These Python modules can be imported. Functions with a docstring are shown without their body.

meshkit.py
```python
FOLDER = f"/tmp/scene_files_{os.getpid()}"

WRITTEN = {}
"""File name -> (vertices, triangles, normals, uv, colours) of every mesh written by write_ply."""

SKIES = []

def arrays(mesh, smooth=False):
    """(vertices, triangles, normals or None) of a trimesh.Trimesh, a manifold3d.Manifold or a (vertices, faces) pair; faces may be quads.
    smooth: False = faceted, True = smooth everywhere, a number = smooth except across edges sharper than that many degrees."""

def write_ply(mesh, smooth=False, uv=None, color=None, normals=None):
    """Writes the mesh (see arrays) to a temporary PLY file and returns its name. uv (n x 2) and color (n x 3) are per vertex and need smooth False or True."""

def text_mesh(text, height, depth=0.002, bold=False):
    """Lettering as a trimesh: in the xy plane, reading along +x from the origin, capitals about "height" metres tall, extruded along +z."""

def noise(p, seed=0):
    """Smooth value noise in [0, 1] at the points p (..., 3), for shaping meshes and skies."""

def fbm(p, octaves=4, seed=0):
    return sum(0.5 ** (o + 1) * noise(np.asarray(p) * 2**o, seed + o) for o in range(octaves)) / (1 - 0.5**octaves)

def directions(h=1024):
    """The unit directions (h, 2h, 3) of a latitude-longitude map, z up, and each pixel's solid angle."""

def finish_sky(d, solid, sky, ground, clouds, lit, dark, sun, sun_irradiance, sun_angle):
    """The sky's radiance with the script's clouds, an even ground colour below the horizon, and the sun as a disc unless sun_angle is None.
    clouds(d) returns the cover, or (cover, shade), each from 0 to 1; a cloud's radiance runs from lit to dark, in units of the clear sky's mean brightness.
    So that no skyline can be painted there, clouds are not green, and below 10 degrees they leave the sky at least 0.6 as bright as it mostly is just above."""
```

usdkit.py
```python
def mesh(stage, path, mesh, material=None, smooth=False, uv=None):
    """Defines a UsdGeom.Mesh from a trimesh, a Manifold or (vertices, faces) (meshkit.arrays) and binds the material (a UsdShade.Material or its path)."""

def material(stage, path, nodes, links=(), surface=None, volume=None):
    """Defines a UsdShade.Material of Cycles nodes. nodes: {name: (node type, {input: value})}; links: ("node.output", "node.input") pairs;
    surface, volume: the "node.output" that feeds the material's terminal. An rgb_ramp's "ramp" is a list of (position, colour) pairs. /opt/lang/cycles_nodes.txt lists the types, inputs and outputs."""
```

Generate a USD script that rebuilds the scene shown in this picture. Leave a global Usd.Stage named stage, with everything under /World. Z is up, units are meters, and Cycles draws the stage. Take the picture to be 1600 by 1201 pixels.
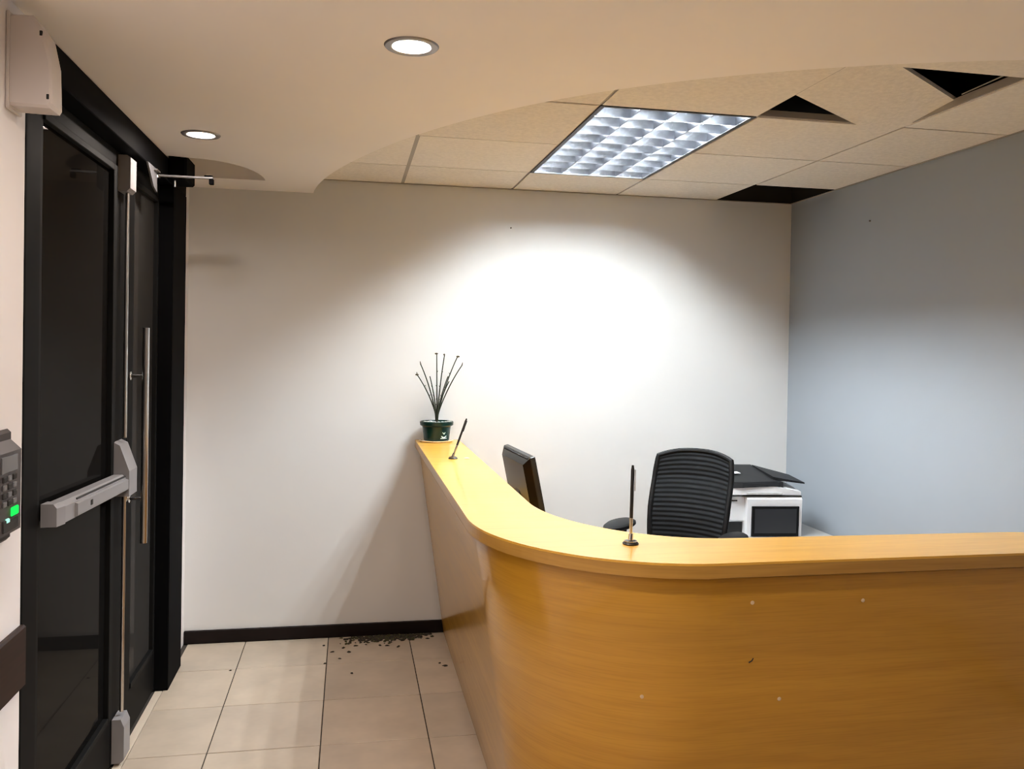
import math, random
import numpy as np, trimesh, usdkit
from meshkit import noise, fbm
from pxr import Usd, UsdGeom, UsdLux, Gf, Sdf
from shapely.geometry import Polygon, Point, box as sbox
from shapely.ops import unary_union
from trimesh.transformations import rotation_matrix as rotm

stage = Usd.Stage.CreateInMemory()
UsdGeom.SetStageUpAxis(stage, UsdGeom.Tokens.z)
UsdGeom.SetStageMetersPerUnit(stage, 1.0)
UsdGeom.Xform.Define(stage, '/World')
UsdGeom.Scope.Define(stage, '/World/Looks')

# ------------------------------------------------------------------ camera, exposure, light levels
F_PX, SHIFT_PX, YAW, PITCH, ROLL, EYE = 1315.2, -46.49, 0.1898, 0.0111, 0.0169, 1.59
cam = UsdGeom.Camera.Define(stage, '/World/camera')
fw = np.array([math.sin(YAW) * math.cos(PITCH), math.cos(YAW) * math.cos(PITCH), -math.sin(PITCH)])
rt = np.array([math.cos(YAW), -math.sin(YAW), 0.0])
up = np.cross(rt, fw)
r2 = math.cos(ROLL) * rt + math.sin(ROLL) * up
u2 = -math.sin(ROLL) * rt + math.cos(ROLL) * up
cam.AddTransformOp().Set(Gf.Matrix4d(*r2, 0, *u2, 0, *(-fw), 0, 0, 0, EYE, 1))
cam.CreateHorizontalApertureAttr(36.0)
cam.CreateVerticalApertureAttr(36.0 * 1201 / 1600)
cam.CreateFocalLengthAttr(36.0 * F_PX / 1600)
cam.CreateVerticalApertureOffsetAttr(36.0 * SHIFT_PX / 1600)
cam.CreateClippingRangeAttr(Gf.Vec2f(0.05, 60))
cam.CreateExposureAttr(0.55)
DOWNLIGHT_POWER = 275.0      # radiance of a downlight lens
TUBE_POWER = 162.0           # radiance of a fluorescent tube
WARM = (1.0, 0.88, 0.79)
COOL = (0.90, 0.97, 1.0)

# ------------------------------------------------------------------ room dimensions
BACK, RIGHT, LEFT, GLASS, FRONT = 4.626, 2.57, -0.80, -0.850, -2.6
SOFFIT, TILE_Z, SLAB = 2.385, 2.460, 2.86
DOOR_Y0, PIER_Y0, PIER_Y1 = 2.285, 4.02, 4.315
GX, GY, GT = 0.8724, 4.1513, 0.61       # ceiling grid
FX, FY, FT = -0.0934, 4.2388, 0.42767   # floor grid
TOP_Z = 1.065                           # counter top

# ------------------------------------------------------------------ materials
def lin(*c):
    return tuple(((x / 255) / 12.92 if x / 255 <= 0.04045 else ((x / 255 + 0.055) / 1.055) ** 2.4) for x in c)

def mat(name, color, rough=0.5, metallic=0.0, spec=0.5, vary=0.0, scale=6.0, bump=0.0, bscale=60.0, coat=0.0, stretch=(1, 1, 1)):
    nodes = {'p': ('principled_bsdf', {'base_color': color, 'roughness': rough, 'metallic': metallic, 'specular_ior_level': spec, 'coat_weight': coat, 'coat_roughness': 0.08})}
    links = []
    if vary or bump:
        nodes['g'] = ('texture_coordinate', {})
        nodes['m'] = ('mapping', {'scale': stretch})
        links += [('g.object', 'm.vector')]
    if vary:
        nodes['n'] = ('noise_texture', {'scale': scale, 'detail': 4.0, 'roughness': 0.6})
        a = tuple(max(0, c * (1 - vary)) for c in color); b = tuple(min(1, c * (1 + vary)) for c in color)
        nodes['r'] = ('rgb_ramp', {'ramp': [(0.3, a), (0.7, b)]})
        links += [('m.vector', 'n.vector'), ('n.fac', 'r.fac'), ('r.color', 'p.base_color')]
    if bump:
        nodes['bn'] = ('noise_texture', {'scale': bscale, 'detail': 3.0})
        nodes['b'] = ('bump', {'strength': bump, 'distance': 0.002})
        links += [('m.vector', 'bn.vector'), ('bn.fac', 'b.height'), ('b.normal', 'p.normal')]
    return usdkit.material(stage, '/World/Looks/' + name, nodes, links, surface='p.BSDF')

def emit(name, color, strength):
    return usdkit.material(stage, '/World/Looks/' + name, {'e': ('emission', {'color': color, 'strength': strength})}, [], surface='e.emission')

def wood(name, base, dark, rough, coat, use_uv):
    """Honey laminate; the grain runs along the first coordinate."""
    coord = ('texture_coordinate', {})
    nodes = {'t': coord,
             'm1': ('mapping', {'scale': (1.1, 16.0, 16.0)}), 'n1': ('noise_texture', {'scale': 1.6, 'detail': 5.0, 'roughness': 0.62, 'distortion': 0.6}),
             'm2': ('mapping', {'scale': (0.5, 3.2, 3.2)}), 'n2': ('noise_texture', {'scale': 1.3, 'detail': 3.0, 'distortion': 0.8}),
             'm3': ('mapping', {'scale': (7.0, 210.0, 210.0)}), 'n3': ('noise_texture', {'scale': 1.0, 'detail': 2.0}),
             'r1': ('rgb_ramp', {'ramp': [(0.32, dark), (0.62, base)]}),
             'r2': ('rgb_ramp', {'ramp': [(0.35, (0.88, 0.87, 0.85)), (0.65, (1.0, 1.0, 1.0))]}),
             'r3': ('rgb_ramp', {'ramp': [(0.38, (0.90, 0.88, 0.84)), (0.5, (1, 1, 1))]}),
             'x': ('mix', {'mix_type': 'multiply', 'fac': 1.0}), 'y': ('mix', {'mix_type': 'multiply', 'fac': 0.6}),
             'p': ('principled_bsdf', {'roughness': rough, 'coat_weight': coat, 'coat_roughness': 0.11})}
    out = 't.UV' if use_uv else 't.object'
    links = [(out, 'm1.vector'), (out, 'm2.vector'), (out, 'm3.vector'), ('m1.vector', 'n1.vector'), ('m2.vector', 'n2.vector'), ('m3.vector', 'n3.vector'),
             ('n1.fac', 'r1.fac'), ('n2.fac', 'r2.fac'), ('n3.fac', 'r3.fac'), ('r1.color', 'x.color1'), ('r2.color', 'x.color2'),
             ('x.color', 'y.color1'), ('r3.color', 'y.color2'), ('y.color', 'p.base_color')]
    return usdkit.material(stage, '/World/Looks/' + name, nodes, links, surface='p.BSDF')

def pane(name, tint, dust=0.05):
    """A tinted pane with a thin film of dust."""
    nodes = {'g': ('geometry', {}), 'k': ('math', {'math_type': 'multiply_add', 'value2': -0.8333, 'value3': 1.5}), 'f': ('fresnel', {}),
             't': ('transparent_bsdf', {'color': tint}), 'd': ('diffuse_bsdf', {'color': (0.20, 0.187, 0.177)}), 'film': ('mix_closure', {'fac': dust}),
             's': ('glossy_bsdf', {'color': (0.15, 0.145, 0.142), 'roughness': 0.03}), 'x': ('mix_closure', {})}
    links = [('g.backfacing', 'k.value1'), ('k.value', 'f.IOR'), ('f.fac', 'x.fac'), ('t.BSDF', 'film.closure1'), ('d.BSDF', 'film.closure2'),
             ('film.closure', 'x.closure1'), ('s.BSDF', 'x.closure2')]
    return usdkit.material(stage, '/World/Looks/' + name, nodes, links, surface='x.closure')

M = {}
M['wall_white'] = mat('wall_white', (0.73, 0.725, 0.715), 0.55, spec=0.3, vary=0.015, scale=1.5, bump=0.12, bscale=90)
M['wall_pink'] = mat('wall_pink', (0.86, 0.815, 0.81), 0.6, spec=0.3, bump=0.1, bscale=90)
M['wall_blue'] = mat('wall_blue', (0.335, 0.37, 0.41), 0.6, spec=0.3, vary=0.02, scale=1.5, bump=0.12, bscale=90)
M['wall_far'] = mat('wall_far_brown', (0.30, 0.22, 0.15), 0.6)
M['soffit'] = mat('soffit_paint', (0.93, 0.875, 0.83), 0.65, spec=0.25, vary=0.02, scale=0.8)
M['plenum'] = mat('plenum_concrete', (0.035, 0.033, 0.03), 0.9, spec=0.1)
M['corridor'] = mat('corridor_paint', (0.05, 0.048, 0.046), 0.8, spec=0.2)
M['tile_a'] = mat('mineral_tile_a', (0.80, 0.74, 0.66), 0.9, spec=0.1, vary=0.07, scale=55, bump=0.7, bscale=70)
M['tile_b'] = mat('mineral_tile_b', (0.83, 0.775, 0.70), 0.9, spec=0.1, vary=0.06, scale=55, bump=0.7, bscale=70)
M['grid_bar'] = mat('grid_bar_enamel', (0.36, 0.32, 0.27), 0.6)
M['grout'] = mat('dark_grout', (0.05, 0.04, 0.032), 0.9)
FLOORS = [mat('floor_ceramic_' + k, c, 0.34, spec=0.4, vary=0.10, scale=5.0) for k, c in zip('abc', [(0.51, 0.425, 0.335), (0.55, 0.455, 0.355), (0.495, 0.41, 0.325)])]
M['threshold'] = mat('threshold_stone', (0.66, 0.56, 0.45), 0.4)
M['dark_wood'] = mat('dark_skirting_wood', (0.007, 0.0032, 0.0028), 0.5, spec=0.2, vary=0.3, scale=9, stretch=(1, 1, 8))
M['rail_wood'] = mat('chair_rail_wood', (0.020, 0.0085, 0.0065), 0.5, spec=0.25, vary=0.35, scale=9, stretch=(8, 1, 8))
M['black_alu'] = mat('black_aluminium', (0.0025, 0.0025, 0.003), 0.75, spec=0.05)
M['bead'] = mat('glazing_rubber', (0.003, 0.003, 0.003), 0.7, spec=0.2)
M['leaf_alu'] = mat('leaf_aluminium', (0.006, 0.0058, 0.0058), 0.6, spec=0.06)
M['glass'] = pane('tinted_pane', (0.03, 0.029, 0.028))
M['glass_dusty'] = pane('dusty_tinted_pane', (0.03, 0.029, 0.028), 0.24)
M['grey_paint'] = mat('grey_enamel', (0.27, 0.262, 0.272), 0.42)
M['grey_dark'] = mat('grey_enamel_dark', (0.13, 0.13, 0.14), 0.45)
M['steel'] = mat('brushed_steel', (0.70, 0.68, 0.66), 0.25, metallic=1.0)
M['chrome'] = mat('chrome', (0.8, 0.8, 0.8), 0.12, metallic=1.0)
M['louver'] = mat('louver_aluminium', (0.66, 0.70, 0.76), 0.22, metallic=1.0)
M['louver_side'] = mat('louver_side_aluminium', (0.045, 0.048, 0.058), 0.35, metallic=1.0)
M['frame_dark'] = mat('troffer_frame', (0.05, 0.05, 0.055), 0.5)
M['reflector'] = mat('reflector_white', (0.85, 0.87, 0.9), 0.4)
M['trim_ring'] = mat('downlight_ring', (0.30, 0.28, 0.27), 0.35, metallic=0.7)
M['lens'] = emit('downlight_lens', WARM, DOWNLIGHT_POWER)
M['tube'] = emit('fluorescent_tube', COOL, TUBE_POWER)
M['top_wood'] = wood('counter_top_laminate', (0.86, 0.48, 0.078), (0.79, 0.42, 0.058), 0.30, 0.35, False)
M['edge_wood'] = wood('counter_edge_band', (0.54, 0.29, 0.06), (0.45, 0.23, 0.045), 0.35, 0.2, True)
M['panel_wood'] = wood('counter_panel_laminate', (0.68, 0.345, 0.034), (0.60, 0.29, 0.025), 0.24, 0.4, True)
M['screw_cap'] = mat('screw_cap_plastic', (0.75, 0.55, 0.33), 0.5)
M['pink_plastic'] = mat('beige_plastic', (0.66, 0.60, 0.57), 0.5)
M['slot'] = mat('dark_slot', (0.02, 0.018, 0.016), 0.8)
M['keypad_plate'] = mat('keypad_plate', (0.018, 0.010, 0.0095), 0.5)
M['keypad_body'] = mat('keypad_body', (0.038, 0.030, 0.032), 0.42)
M['keypad_screen'] = mat('keypad_screen', (0.12, 0.12, 0.125), 0.25)
M['green_lamp'] = emit('green_indicator', (0.02, 1.0, 0.12), 0.75)
M['pale_lamp'] = emit('pale_indicator', (0.45, 1.0, 0.75), 0.8)
M['pot_green'] = mat('glazed_green', (0.003, 0.020, 0.016), 0.22, spec=0.35)
M['pot_mark'] = mat('pot_decor', (0.55, 0.68, 0.62), 0.4)
M['saucer'] = mat('cream_saucer', (0.72, 0.62, 0.48), 0.45)
M['pebble'] = mat('pale_pebble', (0.35, 0.36, 0.33), 0.7)
M['soil'] = mat('soil', (0.03, 0.022, 0.015), 0.95)
M['stem'] = mat('plant_stem', (0.016, 0.022, 0.009), 0.6)
M['bud'] = mat('plant_tip', (0.06, 0.045, 0.02), 0.6)
M['black_plastic'] = mat('black_plastic', (0.012, 0.012, 0.013), 0.38)
M['monitor_back'] = mat('monitor_back_gloss', (0.006, 0.005, 0.005), 0.28, spec=0.3)
M['screen'] = mat('dark_screen', (0.006, 0.006, 0.008), 0.12)
M['mesh_rib'] = mat('chair_rib', (0.010, 0.011, 0.012), 0.85, spec=0.15)
M['mesh_back'] = mat('chair_net', (0.008, 0.008, 0.010), 0.8)
M['chair_black'] = mat('chair_black_plastic', (0.004, 0.004, 0.0045), 0.55, spec=0.2)
M['fabric'] = mat('chair_fabric', (0.014, 0.014, 0.016), 0.9, bump=0.4, bscale=300)
M['printer_white'] = mat('printer_white', (0.90, 0.90, 0.92), 0.4)
M['printer_grey'] = mat('printer_grey', (0.50, 0.50, 0.49), 0.5, vary=0.1, scale=60)
M['printer_lid'] = mat('printer_lid', (0.010, 0.0105, 0.012), 0.5, spec=0.3)
M['panel_grey'] = mat('panel_grey', (0.018, 0.019, 0.023), 0.35)
M['table_grey'] = mat('table_laminate', (0.45, 0.45, 0.44), 0.5)
M['leaf_a'] = mat('dry_leaf_a', (0.030, 0.022, 0.013), 0.8)
M['leaf_b'] = mat('dry_leaf_b', (0.050, 0.048, 0.016), 0.8)
M['nail'] = mat('nail_mark', (0.10, 0.09, 0.08), 0.7)

# ------------------------------------------------------------------ scene helpers
used, PLACE = {}, {}

def path_for(name, parent):
    base = parent if parent else '/World'
    k = used.get((base, name), 0); used[(base, name)] = k + 1
    return f'{base}/{name}' + (f'_{k:03d}' if k else '')

def meta(prim, label=None, cat=None, group=None, kind=None):
    for k, v in (('label', label), ('category', cat), ('group', group), ('kind', kind)):
        if v: prim.SetCustomDataByKey(k, v)

def thing(name, label=None, cat=None, loc=(0, 0, 0), rotz=0.0, group=None, kind=None):
    path = path_for(name, None)
    x = UsdGeom.Xform.Define(stage, path)
    x.AddTranslateOp().Set(Gf.Vec3d(*map(float, loc)))
    if rotz: x.AddRotateZOp().Set(float(rotz))
    meta(x.GetPrim(), label, cat, group, kind)
    PLACE[path] = np.array(loc, float), rotz
    return path

def root_of(path):
    return '/'.join(path.split('/')[:3])

def part(parent, name, mesh, material, world=False, smooth=32, uv=None, label=None, kind=None):
    """A mesh under a thing; world=True: the mesh is given in world coordinates (things without rotation)."""
    path = path_for(name, parent)
    if isinstance(mesh, (list, tuple)) and isinstance(mesh[0], trimesh.Trimesh): mesh = trimesh.util.concatenate(list(mesh))
    if world:
        mesh = mesh.copy(); mesh.apply_translation(-PLACE[root_of(parent)][0])
    m = usdkit.mesh(stage, path, mesh, M[material] if isinstance(material, str) else material, smooth=smooth, uv=uv)
    meta(m.GetPrim(), label, kind=kind)
    return path

def single(name, mesh, material, label=None, cat=None, group=None, kind=None, smooth=32, loc=None):
    """A top-level thing that is one mesh."""
    path = path_for(name, None)
    if isinstance(mesh, (list, tuple)): mesh = trimesh.util.concatenate(list(mesh))
    mesh = mesh.copy()
    if loc is None: loc = np.array([*(mesh.bounds.mean(0)[:2]), mesh.bounds[0, 2]])
    mesh.apply_translation(-np.array(loc))
    m = usdkit.mesh(stage, path, mesh, M[material] if isinstance(material, str) else material, smooth=smooth)
    m.AddTranslateOp().Set(Gf.Vec3d(*map(float, loc)))
    meta(m.GetPrim(), label, cat, group, kind)
    return path

# ------------------------------------------------------------------ shape helpers
def cbox(x0, x1, y0, y1, z0, z1, c=0.003):
    """A box with chamfered edges."""
    c = min(c, 0.45 * min(x1 - x0, y1 - y0, z1 - z0))
    if c <= 0:
        b = trimesh.creation.box([x1 - x0, y1 - y0, z1 - z0]); b.apply_translation([(x0 + x1) / 2, (y0 + y1) / 2, (z0 + z1) / 2]); return b
    pts = []
    for X, sx in ((x0, 1), (x1, -1)):
        for Y, sy in ((y0, 1), (y1, -1)):
            for Z, sz in ((z0, 1), (z1, -1)):
                pts += [(X, Y + sy * c, Z + sz * c), (X + sx * c, Y, Z + sz * c), (X + sx * c, Y + sy * c, Z)]
    return trimesh.Trimesh(np.array(pts)).convex_hull

def hull(pts):
    return trimesh.Trimesh(np.array(pts, float), process=False).convex_hull

def tube(points, radius, n=10, cap=True):
    P = np.array(points, float)
    R = np.broadcast_to(np.asarray(radius, float), (len(P),))
    T = np.gradient(P, axis=0); T /= np.linalg.norm(T, axis=1, keepdims=True)
    ref = np.array([0, 0, 1.0]) if abs(T[0, 2]) < 0.9 else np.array([1.0, 0, 0])
    V = []
    u = np.cross(ref, T[0]); u /= np.linalg.norm(u)
    for p, t, r in zip(P, T, R):
        u = u - t * (u @ t); u /= np.linalg.norm(u); w = np.cross(t, u)
        a = np.linspace(0, 2 * np.pi, n, endpoint=False)
        V.append(p + r * (np.cos(a)[:, None] * u + np.sin(a)[:, None] * w))
    V = np.vstack(V); F = []
    for i in range(len(P) - 1):
        for j in range(n):
            a, b = i * n + j, i * n + (j + 1) % n
            F += [(a, b, b + n), (a, b + n, a + n)]
    if cap:
        V = np.vstack([V, P[0], P[-1]]); c0, c1 = len(V) - 2, len(V) - 1; e = (len(P) - 1) * n
        for j in range(n):
            F += [(c0, (j + 1) % n, j), (c1, e + j, e + (j + 1) % n)]
    return trimesh.Trimesh(V, np.array(F), process=False)

def lathe(profile, n=40, sx=1.0, sy=1.0, at=(0, 0, 0)):
    m = trimesh.creation.revolve(np.array(profile, float), sections=n)
    m.apply_scale([sx, sy, 1]); m.apply_translation(at)
    return m

def slab(poly, z0, z1):
    geoms = getattr(poly, 'geoms', [poly])
    out = []
    for g in geoms:
        if g.geom_type == 'Polygon' and g.area > 1e-6:
            m = trimesh.creation.extrude_polygon(g, z1 - z0, engine='earcut'); m.apply_translation([0, 0, z0]); out.append(m)
    return trimesh.util.concatenate(out)

def turned(mesh, angle, axis, at=(0, 0, 0)):
    mesh = mesh.copy(); mesh.apply_transform(rotm(angle, axis, at)); return mesh

def moved(mesh, v):
    mesh = mesh.copy(); mesh.apply_translation(v); return mesh

def bez(*pts, n=14):
    from math import comb
    P = np.array(pts, float); k = len(P) - 1; t = np.linspace(0, 1, n)[:, None]
    return sum(comb(k, i) * (1 - t) ** (k - i) * t ** i * P[i] for i in range(k + 1))

# ================================================================== THE SETTING
# walls
single('wall_back', cbox(-2.6, RIGHT + 0.15, BACK, BACK + 0.15, 0, SLAB, 0), 'wall_white', kind='structure', loc=(0, BACK, 0))
single('wall_right', cbox(RIGHT, RIGHT + 0.15, FRONT, BACK, 0, SLAB, 0), 'wall_blue', kind='structure', loc=(RIGHT, 0, 0))
single('wall_left', [cbox(-0.95, LEFT, FRONT, DOOR_Y0, 0, SLAB, 0), cbox(-0.95, -0.834, PIER_Y1 + 0.002, BACK, 0, SLAB, 0)], 'wall_pink', kind='structure', loc=(LEFT, 0, 0))
single('wall_front', cbox(-2.6, RIGHT + 0.15, FRONT - 0.15, FRONT, 0, SLAB, 0), 'wall_far', kind='structure', loc=(0, FRONT, 0))
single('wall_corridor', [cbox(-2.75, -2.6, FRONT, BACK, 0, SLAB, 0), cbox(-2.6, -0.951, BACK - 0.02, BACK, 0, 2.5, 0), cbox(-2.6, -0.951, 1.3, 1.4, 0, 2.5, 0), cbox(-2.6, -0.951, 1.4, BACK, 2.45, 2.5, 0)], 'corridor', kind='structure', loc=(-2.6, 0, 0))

# floor: one part per ceramic tile on a dark bed
fl = thing('floor', loc=(0, 0, 0), kind='structure')
part(fl, 'tile_bed', cbox(-2.6, RIGHT, FRONT, BACK, -0.12, -0.004, 0), 'grout')
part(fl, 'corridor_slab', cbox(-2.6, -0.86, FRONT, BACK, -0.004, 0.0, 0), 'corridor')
rng = random.Random(4)
room = sbox(-0.812, -1.6, RIGHT, BACK)
alcove = sbox(-0.834, PIER_Y1, -0.80, BACK)
for i in range(-3, 8):
    for j in range(-1, 15):
        x0, y1 = FX + i * FT, FY - (j - 1) * FT
        cell = sbox(x0 + 0.0022, y1 - FT + 0.0022, x0 + FT - 0.0022, y1 - 0.0022).intersection(room)
        if cell.is_empty or cell.bounds[2] - cell.bounds[0] < 0.01 or cell.bounds[3] - cell.bounds[1] < 0.01: continue
        a, b, c, d = cell.bounds
        part(fl, 'floor_tile', cbox(a, c, b, d, -0.012, 0.0 - rng.random() * 0.0006, 0.0016), FLOORS[rng.choice([0, 0, 1, 1, 2])], smooth=False)
part(fl, 'threshold', cbox(-0.845, -0.8135, 2.3, PIER_Y0 - 0.002, -0.012, 0.0005, 0.001), 'threshold')

# skirting and the chair rail on the left wall
single('baseboard_back', cbox(-0.832, 0.60, BACK - 0.014, BACK - 0.0005, 0.0005, 0.07, 0.004), 'dark_wood', kind='structure')
single('baseboard_right', cbox(RIGHT - 0.014, RIGHT - 0.0005, 0.6, BACK - 0.016, 0.0005, 0.07, 0.004), 'dark_wood', kind='structure')
single('baseboard_left', cbox(LEFT + 0.0005, LEFT + 0.014, -1.6, 1.7, 0.0005, 0.07, 0.004), 'dark_wood', kind='structure')
rail = thing('trim_1', 'wide dark brown wooden chair rail along the pale wall left of the door', 'chair rail', (LEFT, 1.4, 0.722), kind='structure')
part(rail, 'board', cbox(LEFT, LEFT + 0.018, -1.6, DOOR_Y0 - 0.006, 0.722, 0.876, 0.005), 'rail_wood', world=True)

# ceiling: plasterboard soffit with a sweeping edge, mineral tiles in a grid behind it
ce = thing('ceiling', loc=(0, 0, 0), kind='structure')
edge_pts = np.array([(-0.205, 4.66), (-0.158, 4.26), (-0.093, 4.03), (0.022, 3.73), (0.123, 3.49), (0.233, 3.24), (0.334, 3.055), (0.449, 2.88), (0.633, 2.655), (0.775, 2.52),
                     (0.919, 2.41), (1.012, 2.345), (1.16, 2.245), (1.35, 2.155), (1.473, 2.10), (1.619, 2.042), (1.776, 1.984), (2.1, 1.90), (2.6, 1.81)])
from scipy.interpolate import splprep, splev
tck, _ = splprep(edge_pts.T, s=0.0006)
edge = np.array(splev(np.linspace(0, 1, 120), tck)).T
edge[0, 1] = BACK + 0.05
soffit_plan = Polygon([*edge, (RIGHT + 0.02, FRONT), (-0.86, FRONT), (-0.86, BACK + 0.05)]).buffer(0).intersection(sbox(-0.86, FRONT, RIGHT, BACK))
# the half-round notch over the far door leaf
th = np.linspace(0, np.pi / 2, 24)
notch = Polygon([(-0.86, 4.335), (-0.425, 4.335), *[(-0.70 + 0.275 * math.cos(t), 4.335 - 0.445 * math.sin(t) ** 0.9) for t in th], (-0.80, 3.865), (-0.86, 3.865)]).buffer(0)
LAMPS = [(0.149, 2.272), (-0.58, 3.437), (-0.38, 1.45), (0.52, 1.12), (-0.34, 0.10), (-0.30, -0.70)]
holes = unary_union([Point(p).buffer(0.060, 24) for p in LAMPS])
full = soffit_plan.difference(holes)
part(ce, 'soffit', trimesh.util.concatenate([slab(full.difference(notch), SOFFIT, 2.498), slab(full, 2.4982, 2.53)]), 'soffit', smooth=25)
# tiles
open_part = sbox(-0.86, 1.2, RIGHT - 0.002, BACK - 0.002).difference(soffit_plan.buffer(0.003))
xs = [GX + k * GT for k in range(-2, 3)] + [RIGHT - 0.002]
ys = [BACK - 0.002] + [GY - k * GT for k in range(0, 5)]
rng = random.Random(9)
missing = {(4, 0), (2, 1), (2, 2), (3, 3)}
for ci in range(len(xs) - 1):
    for ri in range(len(ys) - 1):
        if (ci, ri) in missing: continue
        cell = sbox(xs[ci] + 0.006, ys[ri + 1] + 0.006, xs[ci + 1] - (0.006 if ci < 4 else 0), ys[ri] - (0.006 if ri else 0)).intersection(open_part)
        if cell.is_empty or cell.area < 2e-4: continue
        z = TILE_Z + rng.uniform(-0.0012, 0.0012)
        m = slab(cell, z, z + 0.015)
        part(ce, 'ceiling_tile', m, 'tile_a' if rng.random() < 0.5 else 'tile_b', smooth=False)
for k, x in enumerate(xs[:-1]):
    w = 0.012 if k == 1 else 0.0038
    bar = sbox(x - w, ys[-1], x + w, BACK - 0.002).intersection(open_part)
    if not bar.is_empty: part(ce, 'grid_bar', slab(bar, TILE_Z + (0.000 if k == 1 else 0.004), TILE_Z + 0.03), 'grid_bar')
for y in ys[1:]:
    bar = sbox(-0.86, y - 0.0032, RIGHT - 0.002, y + 0.0032).intersection(open_part)
    for k in range(len(xs) - 1):
        b = bar.intersection(sbox(xs[k] + 0.013, 0, xs[k + 1] - 0.013, 9))
        if k == 2 and abs(y - ys[2]) < 0.01: continue
        if not b.is_empty and b.area > 1e-5: part(ce, 'grid_bar', slab(b, TILE_Z + 0.005, TILE_Z + 0.028), 'grid_bar')
for nm, a, b, c, d in (('wall_angle', -0.2, RIGHT, BACK - 0.016, BACK - 0.001), ('wall_angle', RIGHT - 0.016, RIGHT - 0.001, 1.8, BACK)):
    bar = sbox(a, c, b, d).intersection(open_part)
    if not bar.is_empty: part(ce, nm, slab(bar, TILE_Z - 0.003, TILE_Z - 0.0005), 'grid_bar')
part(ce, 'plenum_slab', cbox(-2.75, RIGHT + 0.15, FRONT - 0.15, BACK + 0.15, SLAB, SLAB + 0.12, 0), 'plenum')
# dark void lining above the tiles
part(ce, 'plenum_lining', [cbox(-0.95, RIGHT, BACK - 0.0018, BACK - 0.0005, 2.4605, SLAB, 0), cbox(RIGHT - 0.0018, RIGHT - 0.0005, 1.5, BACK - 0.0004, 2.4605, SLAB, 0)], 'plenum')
part(ce, 'hanger_wire', [tube([(2.06, 2.31, 2.49), (2.07, 2.585, 2.487)], 0.0022, 6), tube([(1.6, 2.36, 2.55), (2.08, 2.36, 2.56)], 0.004, 6)], 'grid_bar')
# the loose tile lying askew across its cell
A, B = np.array([1.498, 2.697, 2.478]), np.array([2.031, 3.015, 2.450])
ab = (B - A) / np.linalg.norm(B - A)
A = A - ab * 0.17
nn = np.array([ab[1], -ab[0], 0.0]); nn /= np.linalg.norm(nn)
nn = nn * 0.345 + np.array([0, 0, 0.030])
low = [A, B, B + nn, A + nn]
part(ce, 'loose_tile', hull([p for p in low] + [p + np.array([0, 0, 0.014]) for p in low]), 'tile_a', smooth=False, label='displaced ceiling tile lying askew over its opening')

# ------------------------------------------------------------------ lamps
def downlight(x, y, label):
    t = thing('downlight', label, 'ceiling light', (x, y, SOFFIT), group='recessed downlights in the plaster soffit')
    part(t, 'trim_ring', lathe([(0.0505, 0.004), (0.052, -0.003), (0.058, -0.0055), (0.070, -0.004), (0.0735, -0.0002), (0.0505, -0.0002)], 56), 'trim_ring')
    part(t, 'reflector', lathe([(0.0545, 0.0), (0.0560, 0.0), (0.0575, 0.07), (0.0, 0.072), (0.0, 0.066), (0.0530, 0.064)], 40), 'reflector')
    part(t, 'lens', lathe([(0.0, 0.002), (0.025, 0.004), (0.0495, 0.010), (0.0495, 0.014), (0.0, 0.014)], 40), 'lens')
names = ['round recessed downlight near the middle of the frame top, larger of the two seen', 'round recessed downlight by the glass door, smaller of the two seen']
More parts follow.
